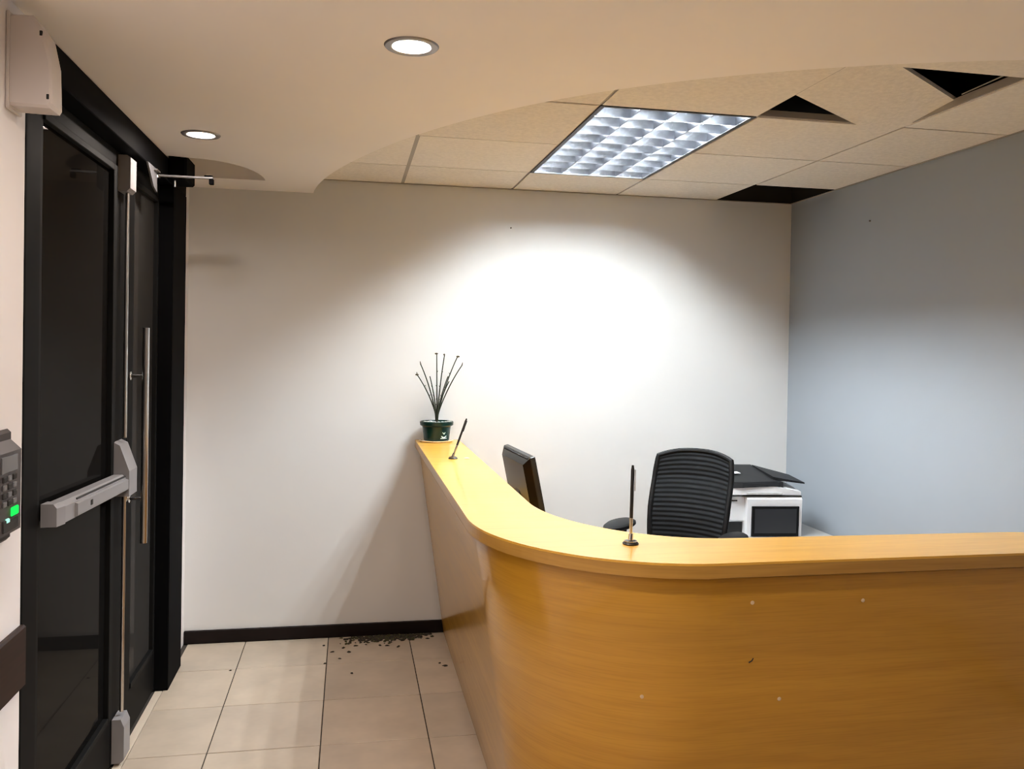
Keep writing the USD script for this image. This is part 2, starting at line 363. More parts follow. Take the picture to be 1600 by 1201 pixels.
for k, (x, y) in enumerate(LAMPS):
    downlight(x, y, names[k] if k < 2 else ['recessed downlight above the frame beside the left wall', 'recessed downlight nearly above the camera', 'recessed downlight behind the camera near the left wall', 'recessed downlight farthest behind the camera'][k - 2])

X0, X1, Y0, Y1 = GX + 0.020, GX + GT - 0.020, GY - 2 * GT + 0.010, GY - 0.006
tr = thing('fluorescent_troffer', 'recessed fluorescent ceiling light with a mirrored louver grid among the ceiling tiles', 'ceiling light', (X0, Y0, TILE_Z))
bx = lambda *a, c=0.0: cbox(*a, c)
part(tr, 'housing', [bx(X0 - 0.016, X0 - 0.014, Y0, Y1, TILE_Z, 2.62), bx(X1 + 0.014, X1 + 0.016, Y0, Y1, TILE_Z, 2.62), bx(X0 - 0.016, X1 + 0.016, Y0 - 0.002, Y0, TILE_Z, 2.62),
                     bx(X0 - 0.016, X1 + 0.016, Y1, Y1 + 0.002, TILE_Z, 2.62), bx(X0 - 0.016, X1 + 0.016, Y0, Y1, 2.618, 2.62)], 'reflector', world=True)
part(tr, 'frame', [cbox(X0 - 0.018, X0, Y0 - 0.006, Y1 + 0.006, TILE_Z - 0.002, TILE_Z + 0.004, 0.001), cbox(X1, X1 + 0.018, Y0 - 0.006, Y1 + 0.006, TILE_Z - 0.002, TILE_Z + 0.004, 0.001),
                   cbox(X0, X1, Y0 - 0.006, Y0 + 0.004, TILE_Z - 0.002, TILE_Z + 0.004, 0.001), cbox(X0, X1, Y1 - 0.004, Y1 + 0.006, TILE_Z - 0.002, TILE_Z + 0.004, 0.001)], 'frame_dark', world=True)
NC, NR, LZ0, LZ1 = 4, 9, TILE_Z + 0.002, TILE_Z + 0.036
for i in range(NC + 1):
    x = X0 + (X1 - X0) * i / NC
    a, b = (0.0012, 0.007) if 0 < i < NC else (0.0012, 0.004)
    part(tr, 'long_blade', hull([(x + s * w, y, z) for s in (-1, 1) for y in (Y0, Y1) for w, z in ((a, LZ0), (b, LZ0 + 0.095))]), 'louver_side', world=True, smooth=False)
for j in range(NR + 1):
    y = Y0 + (Y1 - Y0) * j / NR
    prof = [(0.0010, 0.0), (0.0020, 0.25), (0.0040, 0.55), (0.0070, 0.85), (0.0090, 1.0)]
    poly = Polygon([(w, LZ0 + h * (LZ1 - LZ0)) for w, h in prof] + [(-w, LZ0 + h * (LZ1 - LZ0)) for w, h in reversed(prof)])
    m = trimesh.creation.extrude_polygon(poly, X1 - X0, engine='earcut')      # plan (y, z), length along x
    m.apply_transform(np.array([[0, 0, 1, X0], [1, 0, 0, y], [0, 1, 0, 0], [0, 0, 0, 1.0]]))
    part(tr, 'cross_blade', m, 'louver', world=True, smooth=40)
for i in range(NC):
    x = X0 + (X1 - X0) * (i + 0.5) / NC
    part(tr, 'tube', tube([(x, Y0 + 0.03, LZ0 + 0.052), (x, Y1 - 0.03, LZ0 + 0.052)], 0.012, 14), 'tube', world=True)
for a, b in ((Y0 + 0.002, Y0 + 0.028), (Y1 - 0.028, Y1 - 0.002)): part(tr, 'tube_holder', cbox(X0 + 0.005, X1 - 0.005, a, b, 2.562, 2.60), 'reflector', world=True)

# ------------------------------------------------------------------ glazed door front in the left wall
fr = thing('trim_2', 'black aluminium frame around the glass door with a broad post at the far end', 'door frame', (GLASS, DOOR_Y0, 0), kind='structure')
part(fr, 'header', cbox(-0.93, -0.792, DOOR_Y0, PIER_Y1, 2.284, SOFFIT - 0.0005, 0.003), 'black_alu', world=True)
part(fr, 'post', cbox(-0.93, -0.790, PIER_Y0, PIER_Y1, 0.0, 2.2835, 0.003), 'black_alu', world=True)
part(fr, 'near_jamb', cbox(-0.93, -0.803, DOOR_Y0 + 0.0005, DOOR_Y0 + 0.024, 0.0, 2.2835, 0.002), 'black_alu', world=True)

def leaf(name, y0, y1, near, far, label, glass='glass', fb=0.044):
    t = thing(name, label, 'glass door', (GLASS, y0, 0.008), kind='structure')
    b, rz0, rz1 = 0.022, 0.185, 2.222
    part(t, 'stile', cbox(GLASS - 0.05, GLASS, y0, y0 + near, 0.008, 2.280, 0.002), 'leaf_alu', world=True)
    part(t, 'stile', cbox(GLASS - 0.05, GLASS, y1 - far, y1, 0.008, 2.280, 0.002), 'leaf_alu', world=True)
    part(t, 'bottom_rail', cbox(GLASS - 0.05, GLASS - 0.001, y0 + near, y1 - far, 0.008, rz0, 0.002), 'leaf_alu', world=True)
    part(t, 'top_rail', cbox(GLASS - 0.05, GLASS - 0.001, y0 + near, y1 - far, rz1, 2.280, 0.002), 'leaf_alu', world=True)
    gy0, gy1 = y0 + near, y1 - far
    part(t, 'bead', [cbox(GLASS - 0.026, GLASS + 0.004, gy0 + b, gy1 - fb, rz0, rz0 + b, 0.002), cbox(GLASS - 0.026, GLASS + 0.004, gy0 + b, gy1 - fb, rz1 - b, rz1, 0.002),
                     cbox(GLASS - 0.026, GLASS - 0.002, gy0, gy0 + b, rz0, rz1, 0.002), cbox(GLASS - 0.026, GLASS + 0.004, gy1 - fb, gy1, rz0, rz1, 0.002)], 'bead', world=True)
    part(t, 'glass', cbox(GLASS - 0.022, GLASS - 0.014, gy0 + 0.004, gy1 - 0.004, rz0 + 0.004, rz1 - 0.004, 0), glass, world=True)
    return t
d1 = leaf('door_1', DOOR_Y0 + 0.026, 3.488, 0.235, 0.175, 'wide tinted glass door leaf with a grey push bar and vertical latch rods')
d2 = leaf('door_2', 3.494, PIER_Y0 - 0.003, 0.075, 0.03, 'narrow tinted glass door leaf with a tall steel pull handle beside the black post', 'glass_dusty', 0.014)

# push bar across the near leaf
def at_bar(y):   # centre height of the bar at y (it falls slightly towards the latch)
    return 1.088 - (y - 2.57) * 0.036
pb = part(d1, 'push_bar', hull([(x, y, at_bar(y) + dz) for y in (2.62, 3.34) for x, dz in ((GLASS + 0.004, 0.030), (GLASS + 0.004, -0.030), (-0.803, -0.030), (-0.803, 0.017), (-0.815, 0.030))]), 'grey_paint', world=True, smooth=False, label='grey push bar')
part(pb, 'end_cap', hull([(x, y, at_bar(y) + dz) for y in (2.565, 2.62) for x, dz in ((GLASS + 0.002, 0.033), (GLASS + 0.002, -0.033), (-0.800 if y > 2.59 else -0.806, -0.032), (-0.800 if y > 2.59 else -0.806, 0.020), (-0.815, 0.032))]), 'grey_paint', world=True, smooth=False)
part(pb, 'touch_pad', hull([(x, y, at_bar(y) + dz) for y in (2.715, 3.30) for x, dz in ((-0.803, 0.014), (-0.803, -0.026), (-0.794, -0.024), (-0.794, 0.011))]), 'grey_paint', world=True, smooth=False)
part(pb, 'groove', [hull([(x, y, at_bar(y) + dz) for y in (2.74, 3.30) for x, dz in ((-0.8075, 0.026), (-0.803, 0.0225), (-0.8065, 0.0195))]), hull([(x, y, at_bar(y) + dz) for y in (2.84, 2.86) for x, dz in ((-0.794, 0.004), (-0.7925, 0.004), (-0.794, -0.012), (-0.7925, -0.012))])], 'slot', world=True, smooth=False)
part(d1, 'latch_case', hull([(x, y, at_bar(3.4) + dz) for y, x1 in ((3.30, -0.800), (3.415, -0.800)) for x, dz in ((GLASS + 0.001, 0.152), (GLASS + 0.001, -0.048), (x1 + 0.008, -0.048), (x1 + 0.008, 0.045), (x1 - 0.020, 0.105), (x1 - 0.026, 0.140))]), 'grey_paint', world=True, smooth=False)
part(d1, 'latch_rod', tube([(-0.826, 3.368, 1.22), (-0.826, 3.368, 2.16)], 0.0075, 12), 'steel', world=True)
part(d1, 'latch_rod', tube([(-0.826, 3.368, 0.19), (-0.826, 3.368, 1.03)], 0.0075, 12), 'steel', world=True)
for z0, z1, o in ((2.135, 2.268, 1), (0.012, 0.175, -1)):
    part(d1, 'rod_guide', hull([(x, y, z) for y in (3.325, 3.412) for x, z in ((GLASS + 0.001, z0), (GLASS + 0.001, z1), (-0.806, z0 + 0.012), (-0.806, z1 - (0.03 if o < 0 else 0.008)), (-0.818, z1), (-0.818, z0))]), 'grey_paint', world=True, smooth=False)
part(d1, 'lock_cylinder', [turned(lathe([(0, 0), (0.021, 0), (0.021, 0.012), (0.016, 0.016), (0.0, 0.016)], 24), math.pi / 2, (0, 1, 0)).apply_translation((GLASS, 3.455, 0.985))], 'chrome', world=True)
# pull handle of the far leaf
ph = part(d2, 'pull_handle', tube([(-0.792, 3.532, 0.785), (-0.792, 3.532, 1.635)], 0.0135, 20), 'steel', world=True, label='tall brushed steel pull handle')
for z in (1.445, 0.962):
    part(ph, 'standoff', tube([(GLASS, 3.532, z), (-0.792, 3.532, z)], 0.0075, 12), 'chrome', world=True)
    part(ph, 'rosette', turned(lathe([(0, 0), (0.017, 0), (0.017, 0.004), (0, 0.004)], 24), math.pi / 2, (0, 1, 0)).apply_translation((GLASS, 3.532, z)), 'chrome', world=True)

# closer over the far leaf
dc = thing('door_closer', 'black overhead door closer with a loose thin metal arm sticking out from the door head', 'door closer', (-0.80, 3.80, 2.26))
part(dc, 'body', cbox(-0.7915, -0.715, 3.895, 4.10, 2.292, 2.402, 0.008), 'black_alu', world=True)
part(dc, 'arm', hull([(x, y, z) for x in (-0.825, -0.585) for y in (3.762, 3.782) for z in (2.276, 2.283)]), 'grey_paint', world=True, smooth=False)
part(dc, 'arm_hook', [cbox(-0.600, -0.582, 3.760, 3.784, 2.252, 2.2755, 0.002), cbox(-0.62, -0.585, 3.763, 3.781, 2.2835, 2.290, 0.002)], 'black_alu', world=True)
part(dc, 'pivot', lathe([(0, 0), (0.016, 0), (0.016, 0.022), (0, 0.022)], 20, at=(-0.812, 3.772, 2.270)), 'steel', world=True)
part(dc, 'spindle', lathe([(0, 0), (0.006, 0), (0.006, 0.036), (0, 0.036)], 12, at=(-0.770, 3.93, 2.262)), 'steel', world=True)
mb = thing('strike_bracket', 'grey green metal bracket under the black door head beside the latch rod', 'bracket', (-0.80, 3.55, 2.20))
part(mb, 'plate', hull([(-0.792, 3.50, 2.283), (-0.792, 3.66, 2.283), (-0.792, 3.66, 2.19), (-0.792, 3.60, 2.205), (-0.785, 3.50, 2.283), (-0.785, 3.66, 2.283), (-0.785, 3.66, 2.19), (-0.785, 3.60, 2.205)]), 'grey_dark', world=True, smooth=False)
part(mb, 'lip', cbox(-0.792, -0.772, 3.60, 3.66, 2.270, 2.276, 0.001), 'steel', world=True)

# white box over the near end of the door
wb = thing('alarm_box', 'pale beige plastic box with tapered ends high on the wall over the door end', 'alarm box', (LEFT, 2.1, 2.12))
wy0, wy1 = 2.165, 2.238
part(wb, 'back_plate', cbox(LEFT + 0.0005, LEFT + 0.008, wy0 - 0.006, wy1 + 0.006, 2.124, 2.352, 0.002), 'pink_plastic', world=True)
part(wb, 'cover', hull([(x, y, z) for y, e in ((wy0, 0.006), (wy0 + 0.006, 0), (wy1, 0)) for x, z in ((LEFT + 0.008, 2.134 + e), (LEFT + 0.008, 2.346 - e), (-0.745 - e, 2.348 - e), (-0.718 - e, 2.308 - e), (-0.704 - e, 2.240), (-0.701 - e, 2.142 + e), (-0.706 - e, 2.132 + e))]), 'pink_plastic', world=True, smooth=False)
for x, z in ((-0.729, 2.300), (-0.713, 2.152)): part(wb, 'slot', cbox(x, x + 0.006, wy0 - 0.001, wy0 + 0.004, z, z + 0.012, 0.0008), 'slot', world=True)

# access keypad at the frame's left edge
kp = thing('access_keypad', 'dark wall keypad with a grey display and a glowing green light', 'keypad', (LEFT, 2.15, 1.13))
part(kp, 'back_plate', cbox(LEFT + 0.0005, LEFT + 0.018, 1.97, 2.175, 1.112, 1.374, 0.008), 'keypad_plate', world=True)
part(kp, 'body', hull([(LEFT + 0.018, y, z) for y in (1.985, 2.165) for z in (1.128, 1.350)] + [(-0.752, y, z) for y in (2.0, 2.145) for z in (1.145, 1.330)]), 'keypad_body', world=True, smooth=False)
part(kp, 'display', cbox(-0.753, -0.7495, 2.030, 2.120, 1.285, 1.322, 0.001), 'keypad_screen', world=True)
for r in range(4):
    for c in range(3):
        part(kp, 'key', cbox(-0.753, -0.7485, 2.038 + c * 0.028, 2.057 + c * 0.028, 1.265 - r * 0.0185, 1.278 - r * 0.0185, 0.0015), 'keypad_screen' if (r + c) % 2 else 'slot', world=True)
part(kp, 'sensor_window', cbox(-0.753, -0.749, 2.04, 2.125, 1.152, 1.180, 0.002), 'slot', world=True)
part(kp, 'indicator_light', cbox(-0.7535, -0.748, 2.085, 2.125, 1.182, 1.203, 0.003), 'green_lamp', world=True, label='green indicator light')
part(kp, 'indicator_light', cbox(-0.7535, -0.7475, 2.055, 2.072, 1.172, 1.182, 0.002), 'pale_lamp', world=True, label='pale green indicator light')

# ------------------------------------------------------------------ reception counter
def outline(off, step=40):
    """The outer line of the counter in plan, inset by off, from the back wall round the corner to the right end."""
    cx, cy, rx, ry = 0.90, 2.52, 0.545 - off, 0.600 - off
    pts = [(0.355 + off, y) for y in np.linspace(BACK - 0.004, cy, 16)[:-1]]
    pts += [(cx - rx * math.cos(a), cy - ry * math.sin(a)) for a in np.linspace(0, np.pi / 2, step)]
    pts += [(x, 1.920 + off) for x in np.linspace(cx, 1.98, 12)[1:]]
    return np.array(pts)
def inner_line(step=40):
    cx, cy, rx, ry = 1.05, 2.75, 0.455, 0.575
    pts = [(0.595, y) for y in np.linspace(BACK - 0.004, cy, 12)[:-1]]
    pts += [(cx - rx * math.cos(a), cy - ry * math.sin(a)) for a in np.linspace(0, np.pi / 2, step)]
    pts += [(x, 2.175 - 0.025 * (x - cx)) for x in np.linspace(cx, 1.86, 8)[1:]]
    return np.array(pts)
rc = thing('reception_counter', 'curved honey wood reception counter with a sloping front and rounded corner', 'reception counter', (0.9, 2.5, 0))
o, i_ = outline(0.0), inner_line()
end = [(1.98 + 0.12 * math.sin(a), 2.035 - 0.115 * math.cos(a)) for a in np.linspace(0, np.pi / 2, 10)[1:]] + [(1.86 + 0.24 * math.cos(a), 2.04 + 0.115 * math.sin(a)) for a in np.linspace(0, np.pi / 2, 14)[1:-1]]
plan = Polygon([*o, *end, *i_[::-1]]).buffer(0)
# top board: a thin chamfered deck over a slightly darker edge band
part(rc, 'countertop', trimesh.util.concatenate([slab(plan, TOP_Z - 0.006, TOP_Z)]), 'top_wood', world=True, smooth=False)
ring = np.array(plan.exterior.coords)[:-1]
if Polygon(ring).exterior.is_ccw is False: ring = ring[::-1]
s = np.r_[0, np.cumsum(np.linalg.norm(np.diff(np.vstack([ring, ring[:1]]), axis=0), axis=1))]
V, UV, Fc = [], [], []
rr = np.vstack([ring, ring[:1]])
for k, (p, a) in enumerate(zip(rr, s)):
    for z in (TOP_Z - 0.038, TOP_Z - 0.0062): V.append((*p, z)); UV.append((a, z))
for k in range(len(rr) - 1): Fc += [(2 * k, 2 * k + 2, 2 * k + 3), (2 * k, 2 * k + 3, 2 * k + 1)]
n0 = len(V)
under = slab(plan, TOP_Z - 0.038, TOP_Z - 0.037)
V = np.array(V); band = trimesh.Trimesh(V, np.array(Fc), process=False)
uvb = np.vstack([UV, np.column_stack([under.vertices[:, 0], under.vertices[:, 1]])])
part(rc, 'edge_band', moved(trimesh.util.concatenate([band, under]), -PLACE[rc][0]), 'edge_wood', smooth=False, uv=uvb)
# sloping front panel: a ruled shell between the top and the foot lines
top_l, foot_l = outline(0.022, 60), outline(0.172, 60)
arc = np.r_[0, np.cumsum(np.linalg.norm(np.diff(outline(0.1, 60), axis=0), axis=1))]
NZ, V, UV, Fc = 8, [], [], []
th_ = 0.024
def shell(sh):
    tl, f_ = outline(0.022 + sh, 60), outline(0.172 + sh, 60)
    return [[(*(f_[k] + (tl[k] - f_[k]) * h), 0.001 + h * (TOP_Z - 0.0395)) for h in np.linspace(0, 1, NZ)] for k in range(len(tl))]
outer_s, inner_s = np.array(shell(0)), np.array(shell(th_))
nk = len(outer_s)
for S in (outer_s, inner_s):
    for k in range(nk):
        for h in range(NZ): V.append(S[k, h]); UV.append((arc[k], S[k, h, 2]))
idx = lambda w, k, h: w * nk * NZ + k * NZ + h
for k in range(nk - 1):
    for h in range(NZ - 1):
        Fc += [(idx(0, k, h), idx(0, k + 1, h), idx(0, k + 1, h + 1)), (idx(0, k, h), idx(0, k + 1, h + 1), idx(0, k, h + 1))]
        Fc += [(idx(1, k, h), idx(1, k + 1, h + 1), idx(1, k + 1, h)), (idx(1, k, h), idx(1, k, h + 1), idx(1, k + 1, h + 1))]
    for h in (0, NZ - 1):
        q = [(idx(0, k, h), idx(1, k, h), idx(1, k + 1, h)), (idx(0, k, h), idx(1, k + 1, h), idx(0, k + 1, h))]
        Fc += q if h == 0 else [t[::-1] for t in q]
for k in (0, nk - 1):
    for h in range(NZ - 1):
        q = [(idx(0, k, h), idx(0, k, h + 1), idx(1, k, h + 1)), (idx(0, k, h), idx(1, k, h + 1), idx(1, k, h))]
        Fc += q if k == 0 else [t[::-1] for t in q]
pan = trimesh.Trimesh(np.array(V), np.array(Fc), process=False)
pan = moved(pan, -PLACE[rc][0])
# smooth shading of the big faces only: rims get their own vertices through the facet angle, so keep uv by smooth=True
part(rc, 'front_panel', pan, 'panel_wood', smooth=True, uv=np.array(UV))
part(rc, 'end_panel', hull([(1.98, y, z) for y, z in ((2.094, 0.001), (1.944, TOP_Z - 0.040), (2.145, TOP_Z - 0.040), (2.145, 0.001))] + [(2.004, y, z) for y, z in ((2.094, 0.001), (1.944, TOP_Z - 0.040), (2.145, TOP_Z - 0.040), (2.145, 0.001))]), 'edge_wood', world=True, smooth=False)
part(rc, 'work_surface', slab(Polygon([(0.56, BACK - 0.005), (0.95, BACK - 0.005), (0.95, 3.0), (1.15, 2.75), (1.95, 2.70), (1.95, 2.13), (1.05, 2.13), (0.75, 2.30), (0.58, 2.62)]), 0.705, 0.730), 'top_wood', world=True, smooth=False)
def on_front(x, z, d=0.0):     # a point of the front panel's straight face
    h = (z - 0.001) / (TOP_Z - 0.0395)
    return np.array([x, 1.920 + 0.172 + (0.022 - 0.172) * h - d, z])
for x, z in ((1.000, 0.955), (1.308, 0.948), (1.10, 0.690), (0.772, 0.705)):
    n_ = math.atan2(0.150, TOP_Z - 0.04)
    if x < 0.9: 
        k = np.argmin(np.abs(outer_s[:, 0, 0] - x) + (np.arange(nk) < 16) * 9); h = z / (TOP_Z - 0.04)
        p = outer_s[k, 0] + (outer_s[k, -1] - outer_s[k, 0]) * h
    else: p = on_front(x, z)
    m = lathe([(0, -0.002), (0.0052, -0.002), (0.0052, 0.0012), (0.004, 0.0020), (0, 0.0024)], 14)
    m = turned(m, math.pi / 2, (1, 0, 0)); m = moved(m, p)
    part(rc, 'screw_cap', m, 'screw_cap', world=True)
p = on_front(1.005, 0.795, 0.0008)
part(rc, 'scratch', tube([p, p + (0.008, 0, 0.004), p + (0.012, 0, 0.011)], 0.0016, 6), 'slot', world=True, label='dark scratch mark')

# ------------------------------------------------------------------ plant on the counter's far end
PX, PY, PZ = 0.462, 4.520, TOP_Z
sc = thing('plant_saucer', 'shallow oval cream saucer under the green plant pot', 'saucer', (PX, PY, PZ))
part(sc, 'dish', lathe([(0, 0.0005), (0.082, 0.0005), (0.092, 0.010), (0.089, 0.011), (0.080, 0.005), (0, 0.005)], 48, 1.0, 0.86), 'saucer')
pt = thing('potted_plant', 'glazed dark green oval pot with thin sparse upright stems on the counter end', 'potted plant', (PX, PY, PZ + 0.0055))
part(pt, 'pot', lathe([(0, 0), (0.062, 0), (0.068, 0.006), (0.074, 0.060), (0.077, 0.078), (0.089, 0.086), (0.091, 0.102), (0.086, 0.106), (0.080, 0.100), (0.072, 0.084), (0.0, 0.084)], 56, 1.0, 0.86), 'pot_green')
part(pt, 'soil', lathe([(0, 0.083), (0.073, 0.0845), (0.050, 0.0930), (0, 0.0960)], 40, 1.0, 0.86), 'soil')
rng = random.Random(12)
for k in range(9):
    a = -2.6 + k * 0.27
    q = trimesh.creation.icosphere(2, 0.0075); q.apply_scale([1.3, 1, 0.7]); q.apply_translation([0.076 * math.cos(a), 0.066 * math.sin(a), 0.104 + rng.random() * 0.003])
    part(pt, 'pebble', q, 'pebble')
# pale squiggle of the glaze on the front right
def on_pot(a, z, r=0.0006):
    R_ = np.interp(z, [0, 0.006, 0.060, 0.078], [0.062, 0.068, 0.074, 0.077]) + r
    return (R_ * math.cos(a), 0.86 * R_ * math.sin(a), z)
marks = []
for aa, bb in (((-1.30, 0.030), (-1.05, 0.022)), ((-1.05, 0.022), (-0.85, 0.030)), ((-1.25, 0.024), (-0.95, 0.020)), ((-1.2, 0.050), (-1.08, 0.040)), ((-1.08, 0.040), (-0.98, 0.050)), ((-1.35, 0.018), (-0.80, 0.018))):
    marks.append(tube([on_pot(aa[0] + (bb[0] - aa[0]) * t, aa[1] + (bb[1] - aa[1]) * t) for t in np.linspace(0, 1, 6)], 0.0022, 6))
part(pt, 'glaze_mark', marks, 'pot_mark', label='pale squiggle glazed on the pot')
def px(u, v):        # stem tips given in the plane of the pot by their offset from the pot's foot
    return np.array([(u - 684) * 0.00345, 0, (690 - v) * 0.00345])
root = px(684, 652)
tips = [(653, 588, 0.01, 1), (657, 571, -0.03, 0), (673, 590, 0.03, 0), (683, 555, 0.02, 1), (694, 556, -0.02, 1), (716, 559, 0.03, 1), (721, 572, -0.03, 0), (702, 590, 0.04, 0), (704, 598, 0.05, 0)]
for k, (u, v, dy, bud) in enumerate(tips):
    e = px(u, v) + (0, dy, 0)
    mid = root * 0.45 + e * 0.55 + np.array([(root[0] - e[0]) * 0.10, 0, 0.018])
    c = bez(root + (rng.uniform(-.006, .006), rng.uniform(-.01, .01), -0.035), root + (0, 0, 0.02), mid, e, n=18)
    st = part(pt, 'stem', tube(c, np.linspace(0.0038, 0.0027, 18), 7), 'stem')
    if bud:
        q = trimesh.creation.icosphere(1, 0.0062); q.apply_scale([1.5 if u > 700 or u < 690 else 0.8, 0.8, 0.8]); q.apply_translation(e + (0.003 if u > 700 else -0.002, 0, 0.002))
        part(st, 'tip', q, 'bud')
    if k in (0, 1, 6): part(st, 'tip', tube([e, e + (-0.004 if u < 690 else 0.004, 0, 0.016)], [0.0035, 0.0015], 6), 'bud')
    for h in (7, 10, 13):
        d = np.array([rng.choice([-1, 1]) * 0.006, 0.003, 0.010])
        part(st, 'leaflet', tube([c[h], c[h] + d], [0.0026, 0.0008], 5), 'stem')

# ------------------------------------------------------------------ counter pens
def pen(x, y, lean, label, length):
    t = thing('counter_pen', label, 'pen', (x, y, TOP_Z), group='counter pens on holders')
    part(t, 'base', lathe([(0, 0.0004), (0.021, 0.0004), (0.022, 0.003), (0.017, 0.008), (0.008, 0.0115), (0, 0.012)], 32), 'black_plastic')
    part(t, 'base_ring', lathe([(0.0165, 0.0085), (0.0175, 0.0085), (0.0175, 0.0095), (0.0165, 0.0095), (0.0165, 0.0085)], 32), 'chrome')
    d = np.array([math.sin(lean), 0.05, math.cos(lean)]); d /= np.linalg.norm(d); o_ = np.array([0, 0, 0.010])
    part(t, 'socket', tube([o_, o_ + d * 0.018], [0.0075, 0.0062], 14), 'chrome')
    P = lambda f: o_ + d * length * f
    part(t, 'grip', tube([P(0.07), P(0.11), P(0.30)], [0.0028, 0.0042, 0.0045], 12), 'steel')
    part(t, 'barrel', tube([P(0.30), P(0.93), P(1.0)], [0.0048, 0.0048, 0.0028], 12), 'black_plastic')
    part(t, 'clip', tube([P(0.94) + (0.006, -0.004, 0), P(0.66) + (0.006, -0.004, 0)], 0.0016, 6), 'chrome')
pen(0.470, 3.840, 0.34, 'black pen leaning to the right in its holder near the plant pot', 0.185)
pen(0.742, 2.140, 0.03, 'upright black and silver pen in its holder on the counter curve before the chair', 0.200)
sp = single('holder_pad', lathe([(0, 0), (0.014, 0), (0.014, 0.0012), (0.012, 0.0016), (0, 0.0016)], 24, at=(0.535, 3.85, TOP_Z + 0.0004)), 'saucer', 'small pale round sticky pad beside the leaning pen', 'pad')

# ------------------------------------------------------------------ monitor behind the counter
mo = thing('monitor', 'black computer monitor seen from behind over the counter edge, tilted back', 'monitor', (0.835, 3.86, 0.7305), 94)
tilt = lambda m: turned(m, -math.radians(12), (1, 0, 0), (0, 0, 0.11))
W_, H_ = 0.235, 0.29
part(mo, 'bezel', tilt(cbox(-W_, W_, -0.012, 0.014, 0.085, 0.085 + H_, 0.004)), 'black_plastic')
part(mo, 'screen', tilt(cbox(-W_ + 0.014, W_ - 0.014, -0.0135, -0.011, 0.105, 0.071 + H_, 0.0005)), 'screen')
part(mo, 'back_shell', tilt(hull([(sx * W_ * 0.985, 0.014, z) for sx in (-1, 1) for z in (0.090, 0.080 + H_)] + [(sx * W_ * 0.80, 0.040, z) for sx in (-1, 1) for z in (0.125, 0.05 + H_)])), 'monitor_back', smooth=False)
part(mo, 'vent_slots', [tilt(cbox(-W_ + 0.03 + k * 0.022, -W_ + 0.043 + k * 0.022, 0.0145, 0.0215, 0.084 + H_ - 0.012, 0.086 + H_ - 0.006, 0.001)) for k in range(19)], 'slot')
part(mo, 'stand', [hull([(x, y, z) for x in (-0.035, 0.035) for y, z in ((0.020, 0.012), (0.060, 0.012), (0.058, 0.20), (0.032, 0.20))])], 'black_plastic', smooth=False)
part(mo, 'base', lathe([(0, 0), (0.105, 0), (0.105, 0.006), (0.09, 0.014), (0, 0.016)], 40, 1.0, 0.75), 'black_plastic')

# ------------------------------------------------------------------ office chair
ch = thing('office_chair', 'black office chair with a ribbed mesh backrest behind the counter', 'office chair', (1.43, 3.53, 0), -42)
zc, hc = 0.52, 0.585
def back_pt(s_, t_, dy=0.0):
    w = np.interp(t_, [0, 0.25, 0.55, 0.85, 1.0], [0.150, 0.172, 0.184, 0.184, 0.176])
    z = zc + hc * t_ - 0.030 * abs(s_) ** 2.6 * t_ ** 4
    y = 0.205 + 0.09 * t_ ** 1.4 - 0.030 * math.sin(math.pi * min(t_ * 1.25, 1)) - 0.055 * s_ * s_
    return (w * s_, y + dy, z)
ns, nt = 24, 220
V = []
for f_ in (0, 1):
    for b in range(nt + 1):
        for a in range(ns + 1):
            s_, t_ = -1 + 2 * a / ns, b / nt
            fade = min(1, max(0, (t_ - 0.30) / 0.1)) * min(1, (1 - t_) / 0.03)
            rib = 0.0034 * (0.5 + 0.5 * math.sin(2 * math.pi * 27 * t_)) * fade if f_ == 0 else 0
            V.append(back_pt(s_ * 0.985, t_, (-0.006 - rib) if f_ == 0 else 0.012))
V = np.array(V); Fc = []; L_ = (nt + 1) * (ns + 1)
for b in range(nt):
    for a in range(ns):
        q = b * (ns + 1) + a
        Fc += [(q, q + 1, q + ns + 2), (q, q + ns + 2, q + ns + 1), (L_ + q, L_ + q + ns + 2, L_ + q + 1), (L_ + q, L_ + q + ns + 1, L_ + q + ns + 2)]
rim = [*range(ns + 1)], [nt * (ns + 1) + a for a in range(ns + 1)], [b * (ns + 1) for b in range(nt + 1)], [b * (ns + 1) + ns for b in range(nt + 1)]
for k, e in enumerate(rim):
    for a, b in zip(e[:-1], e[1:]):
        q = [(a, L_ + a, L_ + b), (a, L_ + b, b)]
        Fc += q if k in (0, 3) else [t[::-1] for t in q]
part(ch, 'backrest', trimesh.Trimesh(V, np.array(Fc), process=False), 'mesh_rib', smooth=True, label='ribbed dark mesh panel')
loop = [back_pt(s_, 0) for s_ in np.linspace(-1, 1, 14)] + [back_pt(1, t_) for t_ in np.linspace(0.04, 0.97, 26)] + [back_pt(s_, 1) for s_ in np.linspace(1, -1, 18)] + [back_pt(-1, t_) for t_ in np.linspace(0.97, 0.04, 26)] + [back_pt(-1, 0)]
part(ch, 'back_frame', tube(loop, 0.0125, 10), 'chair_black')
part(ch, 'seat', lathe([(0, 0.430), (0.20, 0.430), (0.238, 0.445), (0.247, 0.470), (0.235, 0.495), (0.19, 0.505), (0, 0.500)], 48, 1.0, 0.98), 'fabric')
part(ch, 'seat_pan', cbox(-0.15, 0.15, -0.15, 0.17, 0.395, 0.430, 0.01), 'chair_black')
part(ch, 'back_bar', hull([(x, y, z) for x in (-0.04, 0.04) for y, z in ((0.10, 0.40), (0.16, 0.40), (0.27, 0.62), (0.30, 0.62), (0.285, 0.44))]), 'chair_black', smooth=False)
